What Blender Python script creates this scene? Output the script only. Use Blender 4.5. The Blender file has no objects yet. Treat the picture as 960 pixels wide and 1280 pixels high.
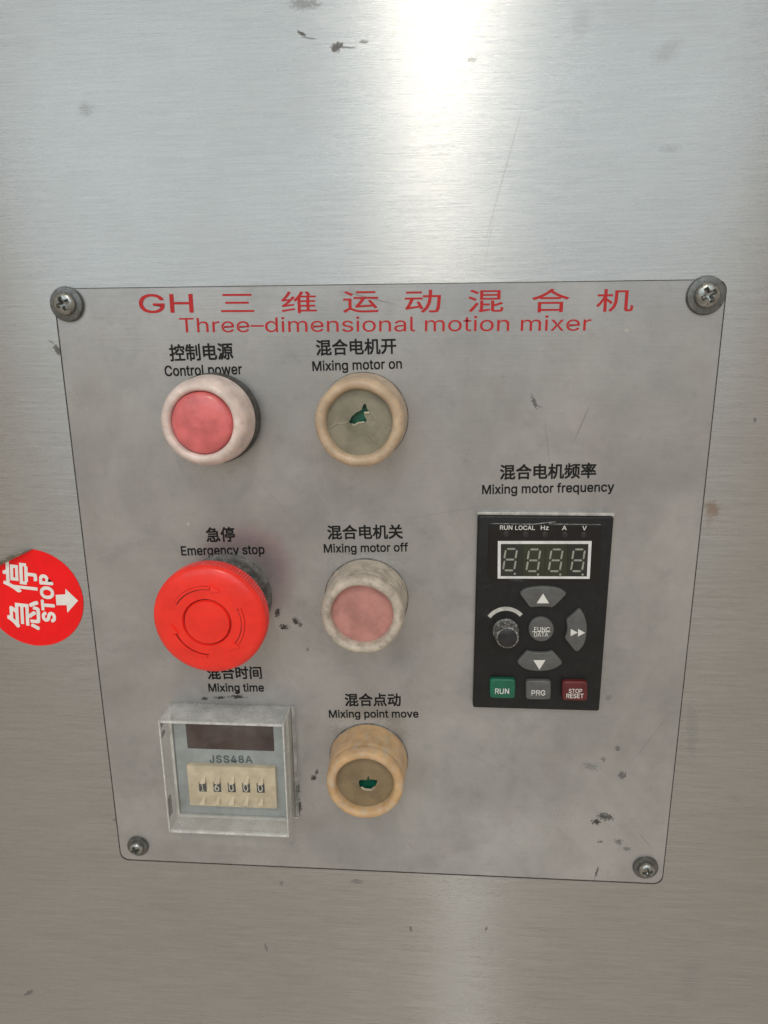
import bpy, bmesh, math, random
from mathutils import Vector, Matrix, noise
random.seed(7)
S = bpy.context.scene
COL = S.collection
R = math.radians

# ------------------------------------------------------------------ camera
# World: X right, Z up, Y into the cabinet. The control plate's front face is y = 0.
F, CX, CY = 850.0, 480.0, 640.0                     # photograph 960 x 1280
CAM = Vector((0.017482, -0.232394, 0.094852))
ROT = Matrix(((0.9976224, 0.0684910, -0.0076467),
              (0.0091063, -0.2409901, -0.9704848),
              (-0.0683123, 0.9681078, -0.2410409)))
cd = bpy.data.cameras.new('camera')
cam = bpy.data.objects.new('camera', cd); COL.objects.link(cam)
cd.sensor_fit = 'VERTICAL'; cd.sensor_height = 36.0; cd.sensor_width = 27.0
cd.lens = F / 1280 * 36.0
cd.clip_start = 0.01; cd.clip_end = 100
m3 = Matrix((ROT[0], -ROT[1], -ROT[2])).transposed()
cam.matrix_world = Matrix.Translation(CAM) @ m3.to_4x4()
S.camera = cam

# ------------------------------------------------------------------ light
w = bpy.data.worlds.new('World'); S.world = w; w.use_nodes = True
bg = w.node_tree.nodes['Background']
bg.inputs[0].default_value = (0.318, 0.270, 0.216, 1); bg.inputs[1].default_value = 1.04

def area(name, loc, target, sx, sy, power, col):
    ld = bpy.data.lights.new(name, 'AREA'); ld.shape = 'RECTANGLE'
    ld.size = sx; ld.size_y = sy; ld.energy = power; ld.color = col
    o = bpy.data.objects.new(name, ld); COL.objects.link(o)
    o.location = loc
    o.rotation_euler = (Vector(target) - Vector(loc)).to_track_quat('-Z', 'Z').to_euler()
    return o
def polar(dist, elev, az):
    return (dist * math.cos(R(elev)) * math.sin(R(az)), -dist * math.cos(R(elev)) * math.cos(R(az)), 0.1 + dist * math.sin(R(elev)))
area('ceiling_lamp', polar(2.6, 45.5, 1.9), (0, 0, 0.05), 0.03, 0.14, 4.0, (1.0, 0.87, 0.68))
area('added_key_light', polar(2.6, 50, 3.0), (0, 0, 0.05), 0.7, 0.12, 5.2, (1.0, 0.96, 0.90))  # wide light added to deepen the shadows under the buttons
area('window_lamp', polar(3.2, 26, -5), (0, 0, 0.05), 4.5, 1.9, 28.5, (0.70, 0.885, 1.0))
area('added_strip_light', polar(1.3, -50, 7.6), (0.04, 0, -0.15), 0.035, 0.5, 0.08, (0.95, 1.0, 0.98))  # unseen strip light added so its reflection makes the lower pale band

S.view_settings.view_transform = 'Standard'; S.view_settings.look = 'None'
S.view_settings.gamma = 1; S.view_settings.use_curve_mapping = False
S.view_settings.exposure = 0.64

# ------------------------------------------------------------------ helpers
def P(px, py, d=0.0):
    """photo pixel -> point on the plane d metres in front of the plate face"""
    v = ROT.transposed() @ Vector(((px - CX) / F, (py - CY) / F, 1))
    return CAM + v * ((-d - CAM.y) / v.y)

def mk(name, bm, mat, parent=None, smooth=30, origin=None):
    """link a bmesh (world metres) as one object; vertices are stored relative to the thing's base"""
    o0 = Vector(origin) if origin is not None else (Vector(parent['o']) if parent else Vector((0, 0, 0)))
    bmesh.ops.translate(bm, verts=bm.verts, vec=-o0)
    me = bpy.data.meshes.new(name); bm.to_mesh(me); bm.free()
    if smooth:
        for f in me.polygons: f.use_smooth = True
        me.set_sharp_from_angle(angle=R(smooth))
    if mat: me.materials.append(mat)
    o = bpy.data.objects.new(name, me); COL.objects.link(o)
    if parent: o.parent = parent
    else: o.location = o0
    ORIG.append((o, o0)); o['o'] = tuple(o0)
    return o
ORIG = []
def thing(name, label, cat, loc, group=None):
    o = bpy.data.objects.new(name, None); COL.objects.link(o)
    o.empty_display_size = 0.005
    o.location = loc; o['o'] = tuple(loc); o['label'] = label; o['category'] = cat
    if group: o['group'] = group
    ORIG.append((o, loc))
    return o
def tag(o, label, cat, group=None):
    o['label'] = label; o['category'] = cat
    if group: o['group'] = group

def lathe(prof, cx, cz, n=64, d0=0.0, knurl=None, wob=0.0, tilt=(0, 0), seed=0):
    """profile of (radius, height) in mm, spun about the axis pointing at the viewer"""
    bm = bmesh.new(); rings = []
    for k, (r, d) in enumerate(prof):
        if r <= 1e-6:
            rings.append([bm.verts.new((cx, -(d0 + d / 1000), cz))]); continue
        ring = []
        for i in range(n):
            a = 2 * math.pi * i / n; rr = r
            if knurl and k in knurl[0]: rr = r - (knurl[1] if i % 2 else 0)
            if wob: rr += wob * noise.noise((math.cos(a) * 1.3 + seed, math.sin(a) * 1.3, d * .12))
            x, z = rr * math.cos(a) / 1000, rr * math.sin(a) / 1000
            dd = d / 1000 + x * tilt[0] * d / 10 + z * tilt[1] * d / 10
            if wob: dd += .25 * wob / 1000 * noise.noise((math.cos(a) * 2 + seed, math.sin(a) * 2, d * .2 + 5))
            ring.append(bm.verts.new((cx + x, -(d0 + dd), cz + z)))
        rings.append(ring)
    for a, b in zip(rings, rings[1:]):
        if len(a) == 1 and len(b) == 1: continue
        for i in range(n):
            j = (i + 1) % n
            if len(a) == 1: bm.faces.new((a[0], b[i], b[j]))
            elif len(b) == 1: bm.faces.new((a[i], b[0], a[j]))
            else: bm.faces.new((a[i], b[i], b[j], a[j]))
    bmesh.ops.recalc_face_normals(bm, faces=bm.faces)
    return bm

def prism(pts, d0, d1, bev=0.0, seg=2):
    """closed outline of (x, z) metres standing from height d0 to d1 (metres) with a rounded front edge"""
    bm = bmesh.new()
    a = sum(p[0] * q[1] - q[0] * p[1] for p, q in zip(pts, pts[1:] + pts[:1]))
    if a < 0: pts = pts[::-1]
    back = [bm.verts.new((x, -d0, z)) for x, z in pts]
    front = [bm.verts.new((x, -d1, z)) for x, z in pts]
    n = len(pts)
    ff = bm.faces.new(front); bm.faces.new(back[::-1])
    for i in range(n):
        j = (i + 1) % n; bm.faces.new((back[i], back[j], front[j], front[i]))
    bmesh.ops.recalc_face_normals(bm, faces=bm.faces)
    if bev: bmesh.ops.bevel(bm, geom=list(ff.edges), offset=bev, segments=seg, affect='EDGES', profile=.5, clamp_overlap=True)
    return bm
def rrect(x0, x1, z0, z1, r, n=5):
    out = []
    for cx, cz, a0 in ((x1 - r, z1 - r, 0), (x0 + r, z1 - r, 90), (x0 + r, z0 + r, 180), (x1 - r, z0 + r, 270)):
        for i in range(n + 1):
            a = R(a0 + 90 * i / n); out.append((cx + r * math.cos(a), cz + r * math.sin(a)))
    return out
def xz(v): return (v.x, v.z)
def pxs(lst, d, sc=1, ox=0, oy=0): return [xz(P(ox + x / sc, oy + y / sc, d)) for x, y in lst]
def smooth_poly(pts, it=2, keep=.25):
    for _ in range(it):
        q = []
        for a, b in zip(pts, pts[1:] + pts[:1]):
            q.append((a[0] + keep * (b[0] - a[0]), a[1] + keep * (b[1] - a[1])))
            q.append((b[0] + keep * (a[0] - b[0]), b[1] + keep * (a[1] - b[1])))
        pts = q
    return pts
def boxbm(x0, x1, d0, d1, z0, z1, bev=0, seg=2, bm=None):
    own = bm is None
    if own: bm = bmesh.new()
    v = [bm.verts.new((x, -d, z)) for x in (x0, x1) for d in (d0, d1) for z in (z0, z1)]
    for f in ((0, 1, 3, 2), (4, 6, 7, 5), (0, 4, 5, 1), (2, 3, 7, 6), (0, 2, 6, 4), (1, 5, 7, 3)):
        bm.faces.new([v[i] for i in f])
    bmesh.ops.recalc_face_normals(bm, faces=bm.faces)
    if own and bev: bmesh.ops.bevel(bm, geom=list(bm.edges), offset=bev, segments=seg, affect='EDGES', profile=.5)
    return bm

try:        # the sans-serif that ships inside Blender
    import os
    FONT = bpy.data.fonts.load(os.path.join(bpy.utils.system_resource('DATAFILES', path='fonts'), 'Inter.woff2'))
except Exception: FONT = None
def text_bm(bm, txt, p0, p1, top, d, ink=False, off=0.0, spacing=1.0, eps=0.0):
    """lettering fitted between two pixels of its baseline and a pixel on its top line"""
    cu = bpy.data.curves.new('t', 'FONT'); cu.body = txt; cu.space_character = spacing
    if FONT and all(ord(q) < 0x2e80 for q in txt): cu.font = FONT
    cu.resolution_u = 3
    o = bpy.data.objects.new('t', cu); COL.objects.link(o)
    dg = bpy.context.evaluated_depsgraph_get()
    me = bpy.data.meshes.new_from_object(o.evaluated_get(dg))
    bpy.data.objects.remove(o); bpy.data.curves.remove(cu)
    xs = [v.co.x for v in me.vertices]; ys = [v.co.y for v in me.vertices]
    x0, x1 = min(xs), max(xs); y1 = max(ys); yb = min(ys) if ink else 0.0
    A, B, T = P(*p0, d), P(*p1, d), P(*top, d)
    u = B - A; nrm = Vector((-u.z, 0, u.x)).normalized(); h = (T - A).dot(nrm)
    sx, sy = u.length / (x1 - x0), h / (y1 - yb); un = u.normalized()
    shifts = [(0, 0)]
    if off:                                         # heavier strokes: the glyph laid over itself, a hair apart
        nn = 8 if off > .03 else 4
        shifts += [(math.cos(2 * math.pi * (i + .5) / nn) * off, math.sin(2 * math.pi * (i + .5) / nn) * off) for i in range(nn)]
    for k, (ax, ay) in enumerate(shifts):
        vs = []
        for v in me.vertices:
            q = A + un * ((v.co.x - x0 + ax) * sx) + nrm * ((v.co.y - yb + ay) * sy)
            vs.append(bm.verts.new((q.x, -(d + eps + k * 8e-6), q.z)))
        for f in me.polygons: bm.faces.new([vs[i] for i in f.vertices])
    bpy.data.meshes.remove(me)
    bm.normal_update()
    for f in bm.faces:
        if f.normal.y > 0: f.normal_flip()
    return bm
def lettering(name, items, mat, parent, d, eps=0.00008, **kw):
    bm = bmesh.new()
    for it in items:
        txt, p0, p1, top = it[:4]; k = dict(kw); k.update(it[4] if len(it) > 4 else {})
        text_bm(bm, txt, p0, p1, top, d, eps=eps, **k)
    return mk(name, bm, mat, parent, smooth=0)

# ------------------------------------------------------------------ materials
class NT:
    def __init__(s, name):
        s.m = bpy.data.materials.new(name); s.m.use_nodes = True
        s.t = s.m.node_tree; s.n = s.t.nodes; s.b = s.n['Principled BSDF']; s.out = s.n['Material Output']
        s.tc = s.n.new('ShaderNodeTexCoord')
    def link(s, a, b): s.t.links.new(a, b)
    def set(s, **k):
        for a, v in k.items():
            s.b.inputs[a.replace('_', ' ')].default_value = v
    def noise(s, scale, detail=4, rough=.55, vec=(1, 1, 1), loc=(0, 0, 0), rot=(0, 0, 0), dist=0):
        mp = s.n.new('ShaderNodeMapping'); mp.inputs['Scale'].default_value = vec; mp.inputs['Location'].default_value = loc
        mp.inputs['Rotation'].default_value = rot
        s.link(s.tc.outputs['Object'], mp.inputs[0])
        n = s.n.new('ShaderNodeTexNoise'); n.inputs['Scale'].default_value = scale
        n.inputs['Detail'].default_value = detail; n.inputs['Roughness'].default_value = rough; n.inputs['Distortion'].default_value = dist
        s.link(mp.outputs[0], n.inputs['Vector'])
        return n
    def ramp(s, src, lo, hi, a=0.0, b=1.0):
        r = s.n.new('ShaderNodeMapRange'); r.interpolation_type = 'SMOOTHSTEP'
        r.inputs[1].default_value = lo; r.inputs[2].default_value = hi; r.inputs[3].default_value = a; r.inputs[4].default_value = b
        s.link(src, r.inputs[0]); return r.outputs[0]
    def math(s, op, a, b=None, clamp=False):
        r = s.n.new('ShaderNodeMath'); r.operation = op; r.use_clamp = clamp
        for i, x in enumerate((a, b)):
            if x is None: continue
            if isinstance(x, (int, float)): r.inputs[i].default_value = x
            else: s.link(x, r.inputs[i])
        return r.outputs[0]
    def mix(s, fac, a, b):
        r = s.n.new('ShaderNodeMix'); r.data_type = 'RGBA'
        for i, x in ((0, fac), (6, a), (7, b)):
            if isinstance(x, tuple): r.inputs[i].default_value = x if len(x) == 4 else (*x, 1)
            elif isinstance(x, (int, float)): r.inputs[i].default_value = x
            else: s.link(x, r.inputs[i])
        return r.outputs[2]
    def bump(s, src, dist, strength=1.0, prev=None):
        b = s.n.new('ShaderNodeBump'); b.inputs['Distance'].default_value = dist; b.inputs['Strength'].default_value = strength
        s.link(src, b.inputs['Height'])
        if prev: s.link(prev, b.inputs['Normal'])
        return b.outputs[0]
    def marks(s, lst, wob=.35, nscale=900, zo=0.0):
        """stains and scratches: list of (x, z, half width, half height, degrees, strength, softness), metres on the sheet"""
        nz = s.noise(nscale, 3)
        sub = s.n.new('ShaderNodeVectorMath'); sub.operation = 'SUBTRACT'; sub.inputs[1].default_value = (.5, .5, .5)
        s.link(nz.outputs['Color'], sub.inputs[0])
        sc = s.n.new('ShaderNodeVectorMath'); sc.operation = 'SCALE'; s.link(sub.outputs[0], sc.inputs[0]); sc.inputs['Scale'].default_value = wob * 6
        tot = None
        for x, z, a, b, ang, st, so in lst:
            mp = s.n.new('ShaderNodeMapping'); mp.vector_type = 'TEXTURE'
            mp.inputs['Location'].default_value = (x, 0, z + zo); mp.inputs['Rotation'].default_value = (0, -R(ang), 0)
            mp.inputs['Scale'].default_value = (a, 1e3, b)
            s.link(s.tc.outputs['Object'], mp.inputs[0])
            ad = s.n.new('ShaderNodeVectorMath'); ad.operation = 'ADD'; s.link(mp.outputs[0], ad.inputs[0]); s.link(sc.outputs[0], ad.inputs[1])
            le = s.n.new('ShaderNodeVectorMath'); le.operation = 'LENGTH'; s.link(ad.outputs[0], le.inputs[0])
            v = s.ramp(le.outputs['Value'], 1.0 - so, 1.0 + so, st, 0.0)
            tot = v if tot is None else s.math('MAXIMUM', tot, v)
        return tot

def plain(name, col, rough=.5, metal=0.0, var=.12, nscale=220, dirt=None, dirt_amt=0.0, bump=0.0, bscale=1500, coat=0, trans=0, spec=.5, sss=0):
    t = NT(name); n = t.noise(nscale, 5)
    c2 = tuple(max(0, c * (1 - 2.2 * var)) for c in col); c1 = tuple(min(1, c * (1 + var)) for c in col)
    c = t.mix(t.ramp(n.outputs[0], .3, .7), c2, c1)
    rr = t.ramp(t.noise(nscale * 3.1, 4).outputs[0], .3, .7, max(.03, rough - .08), min(1, rough + .1))
    if dirt:
        dn = t.noise(nscale * 1.7, 7, .7, loc=(3.1, 1.7, 2.2)); f = t.ramp(dn.outputs[0], .62 - .3 * dirt_amt, .78 - .2 * dirt_amt, 0, min(1, .35 + dirt_amt * .6))
        c = t.mix(f, c, dirt); rr = t.math('MAXIMUM', rr, t.math('MULTIPLY', f, .8))
    t.link(c, t.b.inputs['Base Color']); t.link(rr, t.b.inputs['Roughness'])
    t.set(Metallic=metal); t.b.inputs['Coat Weight'].default_value = coat
    t.b.inputs['Specular IOR Level'].default_value = spec
    if sss:
        t.b.inputs['Subsurface Weight'].default_value = sss; t.b.inputs['Subsurface Scale'].default_value = .002
        t.b.inputs['Subsurface Radius'].default_value = (1, .5, .35)
    if bump: t.link(t.bump(t.noise(bscale, 4).outputs[0], bump), t.b.inputs['Normal'])
    return t.m

def mark(px, py, hw, hh, ang=0, st=.8, so=.25):
    k = .000285                                     # about 0.285 mm of sheet per photo pixel
    v = P(px, py); return (v.x, v.z, hw * k, hh * k, ang, st, so)

# brushed stainless cabinet panel
t = NT('brushed_steel_panel')
lines = t.noise(1.0, 4, .65, vec=(38, 1, 2300), dist=.25); lines2 = t.noise(1.0, 3, .6, vec=(140, 1, 4600), loc=(4, 0, 2))
broad = t.noise(7, 5, .6, vec=(.5, 1, 1.6)); cloud = t.noise(28, 6, .62)
smear = t.noise(1.0, 6, .65, vec=(11, 1, 60), loc=(1, 0, 7))
ll = t.math('ADD', t.math('MULTIPLY', lines.outputs[0], .6), t.math('MULTIPLY', lines2.outputs[0], .4))
c = t.mix(t.ramp(ll, .33, .67), (.374, .378, .378), (.493, .493, .490))
c = t.mix(t.ramp(broad.outputs[0], .42, .72, 0, .22), c, (.331, .317, .302))
c = t.mix(t.ramp(smear.outputs[0], .55, .8, 0, .14), c, (.302, .302, .310))
grime = t.marks([mark(377, 41, 5, 1.6, -25, .9), mark(385, 46, 8, .8, -8, .55), mark(421, 58, 6, 4, 20, .85), mark(432, 58, 10, .9, -4, .6),
                 mark(455, 51, 4, 2, 0, .5), mark(380, 3, 14, 5, 0, .4, .6), mark(106, 135, 7, 6, 0, .22, .7), mark(834, 64, 14, 7, 35, .14, .8), mark(726, 24, 8, 12, 0, .10, .8),
                 mark(838, 186, 9, 3, 0, .15, .6), mark(70, 437, 3.4, 7, 20, .85), mark(63, 428, 5, 1.2, -30, .5), mark(945, 525, 2, 3, 0, .7),
                 mark(35, 1243, 10, 3.2, 35, .75), mark(513, 1163, 2, 4.5, 10, .7), mark(608, 1163, 1.6, 4, -15, .9),
                 mark(332, 1187, 2, 7, 8, .65), mark(351, 1106, 3, 4, 0, .5), mark(446, 1104, 9, 4, 0, .5), mark(866, 915, 7, 40, 6, .25, .6),
                 mark(920, 1000, 10, 3, -30, .2, .6), mark(145, 1027, 6, 3, 0, .6), mark(865, 1225, 16, 34, 0, .2, .8), mark(590, 73, 4, 2.5, 0, .3)], wob=.4)
c = t.mix(grime, c, (.06, .055, .05))
rust = t.marks([mark(891, 637, 8, 10, 20, .75, .4), mark(888, 650, 4, 8, 0, .4, .5)], wob=.4, nscale=700)
c = t.mix(rust, c, (.20, .13, .085))
scr = t.marks([mark(630, 218, 74, .5, 75, .42, .5), mark(612, 300, 22, .5, 80, .25, .5)], wob=.05)
c = t.mix(scr, c, (.16, .13, .12))
t.link(c, t.b.inputs['Base Color'])
dust = t.math('ADD', t.math('ADD', t.ramp(smear.outputs[0], .35, .75, .08, .15), grime, True), t.math('MULTIPLY', rust, .8), True)
t.link(t.math('SUBTRACT', 1.0, dust), t.b.inputs['Metallic'])
rg = t.math('ADD', t.ramp(ll, .3, .7, .255, .30), t.ramp(cloud.outputs[0], .3, .75, -.006, .014))
t.link(rg, t.b.inputs['Roughness'])
t.b.inputs['Anisotropic'].default_value = 1.0
tg = t.n.new('ShaderNodeCombineXYZ'); tg.inputs[2].default_value = 1.0
t.link(tg.outputs[0], t.b.inputs['Tangent'])
nb = t.bump(ll, .00005, 1.0)
nb = t.bump(t.noise(7, 2, .5).outputs[0], .0003, 1.0, nb)
t.link(nb, t.b.inputs['Normal'])
M_PANEL = t.m

# dull control plate, handled and stained
t = NT('dull_steel_plate'); ZO = .22679 / 2      # the plate's own origin is at its lower edge
cloud = t.noise(20, 9, .68, dist=.3); fine = t.noise(150, 9, .78); patch = t.noise(55, 6, .65, loc=(2, 0, 5), dist=.4)
vlines = t.noise(1.0, 3, .6, vec=(420, 1, 34)); hl = t.noise(1.0, 3, .6, vec=(40, 1, 1500))
c = t.mix(t.ramp(cloud.outputs[0], .3, .7), (.365, .375, .388), (.455, .458, .465))
c = t.mix(t.ramp(patch.outputs[0], .45, .72, 0, .45), c, (.30, .30, .303))
c = t.mix(t.ramp(t.noise(33, 8, .7, loc=(7, 0, 1)).outputs[0], .5, .75, 0, .25), c, (.52, .475, .455))
c = t.mix(t.ramp(fine.outputs[0], .5, .78, 0, .6), c, (.238, .238, .236))
c = t.mix(t.ramp(t.noise(1400, 4, .6).outputs[0], .52, .75, 0, .35), c, (.432, .432, .425))
c = t.mix(t.ramp(hl.outputs[0], .52, .75, 0, .10), c, (.187, .187, .187))
c = t.mix(t.ramp(vlines.outputs[0], .55, .8, 0, .22), c, (.403, .403, .396))
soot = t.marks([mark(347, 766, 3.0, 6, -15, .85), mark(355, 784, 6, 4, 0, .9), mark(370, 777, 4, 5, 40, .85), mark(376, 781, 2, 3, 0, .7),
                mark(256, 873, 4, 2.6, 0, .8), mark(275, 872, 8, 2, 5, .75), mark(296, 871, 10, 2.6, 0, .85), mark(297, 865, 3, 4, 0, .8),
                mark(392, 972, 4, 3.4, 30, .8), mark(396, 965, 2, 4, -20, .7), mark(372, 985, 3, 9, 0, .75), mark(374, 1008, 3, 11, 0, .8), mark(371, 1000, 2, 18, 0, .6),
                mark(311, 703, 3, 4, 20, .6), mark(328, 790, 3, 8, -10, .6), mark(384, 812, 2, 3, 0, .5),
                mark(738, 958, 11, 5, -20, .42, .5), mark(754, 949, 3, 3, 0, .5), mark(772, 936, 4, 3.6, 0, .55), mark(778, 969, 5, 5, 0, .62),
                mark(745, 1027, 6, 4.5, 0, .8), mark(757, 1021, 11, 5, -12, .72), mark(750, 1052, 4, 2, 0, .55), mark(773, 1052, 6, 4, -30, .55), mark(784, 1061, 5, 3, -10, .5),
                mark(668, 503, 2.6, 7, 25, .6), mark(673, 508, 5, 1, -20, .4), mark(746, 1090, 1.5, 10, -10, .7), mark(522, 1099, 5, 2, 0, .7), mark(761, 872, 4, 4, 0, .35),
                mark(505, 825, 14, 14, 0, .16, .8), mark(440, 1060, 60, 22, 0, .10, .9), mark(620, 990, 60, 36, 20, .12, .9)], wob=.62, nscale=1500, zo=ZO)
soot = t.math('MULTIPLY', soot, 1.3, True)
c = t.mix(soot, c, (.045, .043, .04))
scr = t.marks([mark(727, 530, 22, .5, 70, .6, .5), mark(255, 722, 30, .6, 20, .2, .5), mark(620, 960, 50, .5, -30, .2, .5), mark(685, 560, 30, .5, -80, .3, .5), mark(460, 372, 30, .8, -14, .5, .5),
               mark(815, 920, 40, .5, 60, .3, .5), mark(340, 620, 34, .5, -50, .2, .5), mark(806, 1050, 16, .6, -50, .4, .5), mark(560, 640, 60, .5, 10, .2, .5)], wob=.05, zo=ZO)
c = t.mix(scr, c, (.14, .13, .125))
pale = t.marks([mark(450, 905, 36, 10, 0, .5, .7), mark(455, 705, 40, 12, 0, .4, .7), mark(262, 460, 50, 9, 0, .25, .8), mark(450, 466, 44, 8, 0, .25, .8), mark(235, 655, 2.2, 2, 0, .9, .3), mark(783, 413, 2, 2, 0, .8, .3),
                mark(376, 930, 4, 30, 0, .35, .8), mark(285, 1052, 80, 7, -2, .25, .8)], wob=.4, zo=ZO)
c = t.mix(pale, c, (.446, .425, .389))
t.link(c, t.b.inputs['Base Color'])
dust = t.math('ADD', t.math('ADD', t.ramp(cloud.outputs[0], .3, .75, .28, .46), t.math('MULTIPLY', t.ramp(fine.outputs[0], .4, .7), .12), True), t.math('MAXIMUM', soot, pale), True)
t.link(t.math('SUBTRACT', 1.0, dust), t.b.inputs['Metallic'])
t.link(t.ramp(patch.outputs[0], .3, .75, .27, .37), t.b.inputs['Roughness'])
nb = t.bump(t.math('ADD', t.math('MULTIPLY', hl.outputs[0], .5), t.math('MULTIPLY', fine.outputs[0], 1.2)), .00004, 1.0)
nb = t.bump(t.noise(14, 2, .5).outputs[0], .0008, 1.0, nb)
t.link(nb, t.b.inputs['Normal'])
M_PLATE = t.m

M_SCREW = plain('zinc_screw', (.34, .35, .34), .3, .9, .12, 500, dirt=(.035, .033, .03), dirt_amt=.42, bump=.00003)
M_WASHER = plain('worn_washer', (.17, .175, .17), .42, .85, .12, 420, dirt=(.05, .048, .045), dirt_amt=.35, bump=.00003)
def ink(name, col, wear, rough=.45):
    t = NT(name); n = t.noise(420, 6, .7); f = t.ramp(n.outputs[0], .64, .74, 0, wear)
    c = t.mix(t.noise(150, 4).outputs[0], tuple(x * .8 for x in col), tuple(min(1, x * 1.15) for x in col))
    t.link(t.mix(f, c, (.38, .37, .36)), t.b.inputs['Base Color']); t.set(Roughness=rough); t.b.inputs['Specular IOR Level'].default_value = .2; return t.m
M_BLACKINK = ink('black_print', (.012, .012, .013), .6)
M_REDINK = ink('red_print', (.47, .028, .03), .5)
M_WHITEINK = ink('white_print', (.72, .72, .70), .45)
M_BLUEINK = ink('slate_print', (.05, .085, .10), .5)

# ------------------------------------------------------------------ setting: the cabinet's panel
TH = .0008
bm = boxbm(-.45, .45, -TH - .004, -TH, -.48, .44, .0006)
panel = mk('cabinet_panel', bm, M_PANEL, smooth=30); panel['kind'] = 'structure'

# ------------------------------------------------------------------ control plate
W, H = .22, .22679
base = (0, 0, -H / 2)
plate = thing('control_plate', 'dull stained steel control plate with red bilingual title screwed to the cabinet', 'control plate', base)
bm = prism(rrect(-W / 2, W / 2, -H / 2, H / 2, .0035), -TH + .0003, 0, .00015, 1)
mk('face_sheet', bm, M_PLATE, plate)
bm = prism(rrect(-W / 2 - .00066, W / 2 + .0005, -H / 2 - .00095, H / 2 + .00025, .0036), -TH, -TH + .00025)  # thin dark sheet showing past the plate's edges, widest at the bottom
mk('dark_edge_line', bm, plain('dark_edge', (.05, .047, .043), .8, 0, .3, 400, dirt=(.16, .15, .14), dirt_amt=.3), plate, 0)
I = dict(ink=True)
lettering('title_lettering', [
    ('GH', (175, 391), (242, 390.6), (176, 367.8)),
    ('三', (276.7, 390), (317.7, 389.8), (277, 367.6), I), ('维', (352.3, 391.6), (396, 391.2), (352.5, 364.6), I),
    ('运', (429.3, 391), (473.3, 390.6), (429.5, 364.2), I), ('动', (506, 391), (550.7, 390.6), (506.2, 362.6), I),
    ('混', (585, 390.4), (629, 390), (585.2, 362.4), I), ('合', (664.3, 390.4), (710.7, 390), (664.5, 361.2), I),
    ('机', (745, 389.6), (790.7, 389.2), (745.2, 361.6), I)], M_REDINK, plate, 0, off=.006)
lettering('subtitle_lettering', [('Three–dimensional motion mixer', (225, 415.5), (738.3, 413.2), (225.3, 397), dict(spacing=1.0))], M_REDINK, plate, 0, off=.0)
def caption(zh, en):
    lettering('caption_lettering', [(*zh, dict(ink=True, off=.030)), (*en, dict(off=.020))], M_BLACKINK, plate, 0)
caption(('控制电源', (213.3, 451.5), (291.7, 449), (213.3, 431)), ('Control power', (206.7, 470), (302.7, 467.5), (206.7, 457.3)))
caption(('混合电机开', (395.8, 444.4), (495.2, 442), (395.8, 425)), ('Mixing motor on', (391, 463.6), (502.2, 460.4), (391, 451.5)))
caption(('混合电机频率', (625.2, 599.5), (744.5, 597.3), (625.2, 581)), ('Mixing motor frequency', (602.9, 617.5), (767.2, 614), (602.9, 606)))
caption(('急停', (258.9, 677.6), (294.1, 676.6), (258.9, 659.6)), ('Emergency stop', (227.2, 694.1), (330.8, 692.2), (227.2, 683)))
caption(('混合电机关', (410, 674.2), (503.5, 673.2), (410, 656.8)), ('Mixing motor off', (405.3, 690.6), (510, 689), (405.3, 680)))
caption(('混合点动', (431.8, 882.6), (501, 882.4), (431.8, 867)), ('Mixing point move', (411.7, 896.8), (523, 896.6), (411.7, 887.5)))
caption(('混合时间', (260.3, 849), (327.5, 848.4), (260.3, 833.6)), ('Mixing time', (261.3, 864.2), (330, 864.2), (261.3, 854.4)))

# ------------------------------------------------------------------ corner screws
def screw(px, py, rpx, ang, label, big=1.0, lift=0.0):
    c = P(px, py, .0015); k = rpx * .000285 * 1000
    s = thing('screw', label, 'screw', (c.x, 0, c.z), 'screws at the corners of the control plate')
    mk('washer', lathe([(0, 0), (k, 0), (k * 1.0, .7), (k * .96, 1.0), (k * .7, 1.25), (k * .5, 1.25), (0, 1.25)], c.x, c.z, 40, lift), M_WASHER, s, 40)
    # pan head with a pressed cross recess
    hr = k * .66; bm = bmesh.new(); n = 64; rings = []
    rad = [hr, hr, hr * .97, hr * .88, hr * .76, hr * .64, hr * .53, hr * .43, hr * .34, hr * .25, hr * .16, hr * .08]
    hgt = [1.25, 1.7, 2.2, 2.65, 2.95, 3.12, 3.22, 3.28, 3.3, 3.3, 3.3, 3.3]
    for r_, h_ in zip(rad, hgt):
        ring = []
        for i in range(n):
            a = 2 * math.pi * i / n; x, z = r_ * math.cos(a), r_ * math.sin(a)
            b = a - R(ang); u, v = abs(r_ * math.cos(b)), abs(r_ * math.sin(b))
            lo, hi = min(u, v), max(u, v); wd = hr * .135
            inn = max(0, min(1, (wd - lo) / (hr * .07) + .5)) * max(0, min(1, (hr * .62 - hi) / (hr * .12)))
            inn = max(inn, max(0, min(1, (hr * .24 - r_) / (hr * .08) + .3)))
            ring.append(bm.verts.new((c.x + x / 1000, -(lift + (h_ - 1.9 * inn * (1 - .4 * hi / hr)) / 1000), c.z + z / 1000)))
        rings.append(ring)
    for a, b in zip(rings, rings[1:]):
        for i in range(n):
            j = (i + 1) % n; bm.faces.new((a[i], b[i], b[j], a[j]))
    bm.faces.new(rings[-1]); bmesh.ops.recalc_face_normals(bm, faces=bm.faces)
    mk('head', bm, M_SCREW, s, 50)
screw(82, 380, 20, 25, 'cross-head screw with dark washer at plate corner beside the red letters GH', lift=.0004)
screw(884, 369, 21, 30, 'cross-head screw with wide washer at plate corner above the frequency keypad side')
screw(171, 1060, 15.5, 20, 'small cross-head screw at plate corner below the clear timer cover')
screw(808, 1087, 17, 15, 'cross-head screw with washer at bottom plate corner below the keypad', lift=.0)

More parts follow.
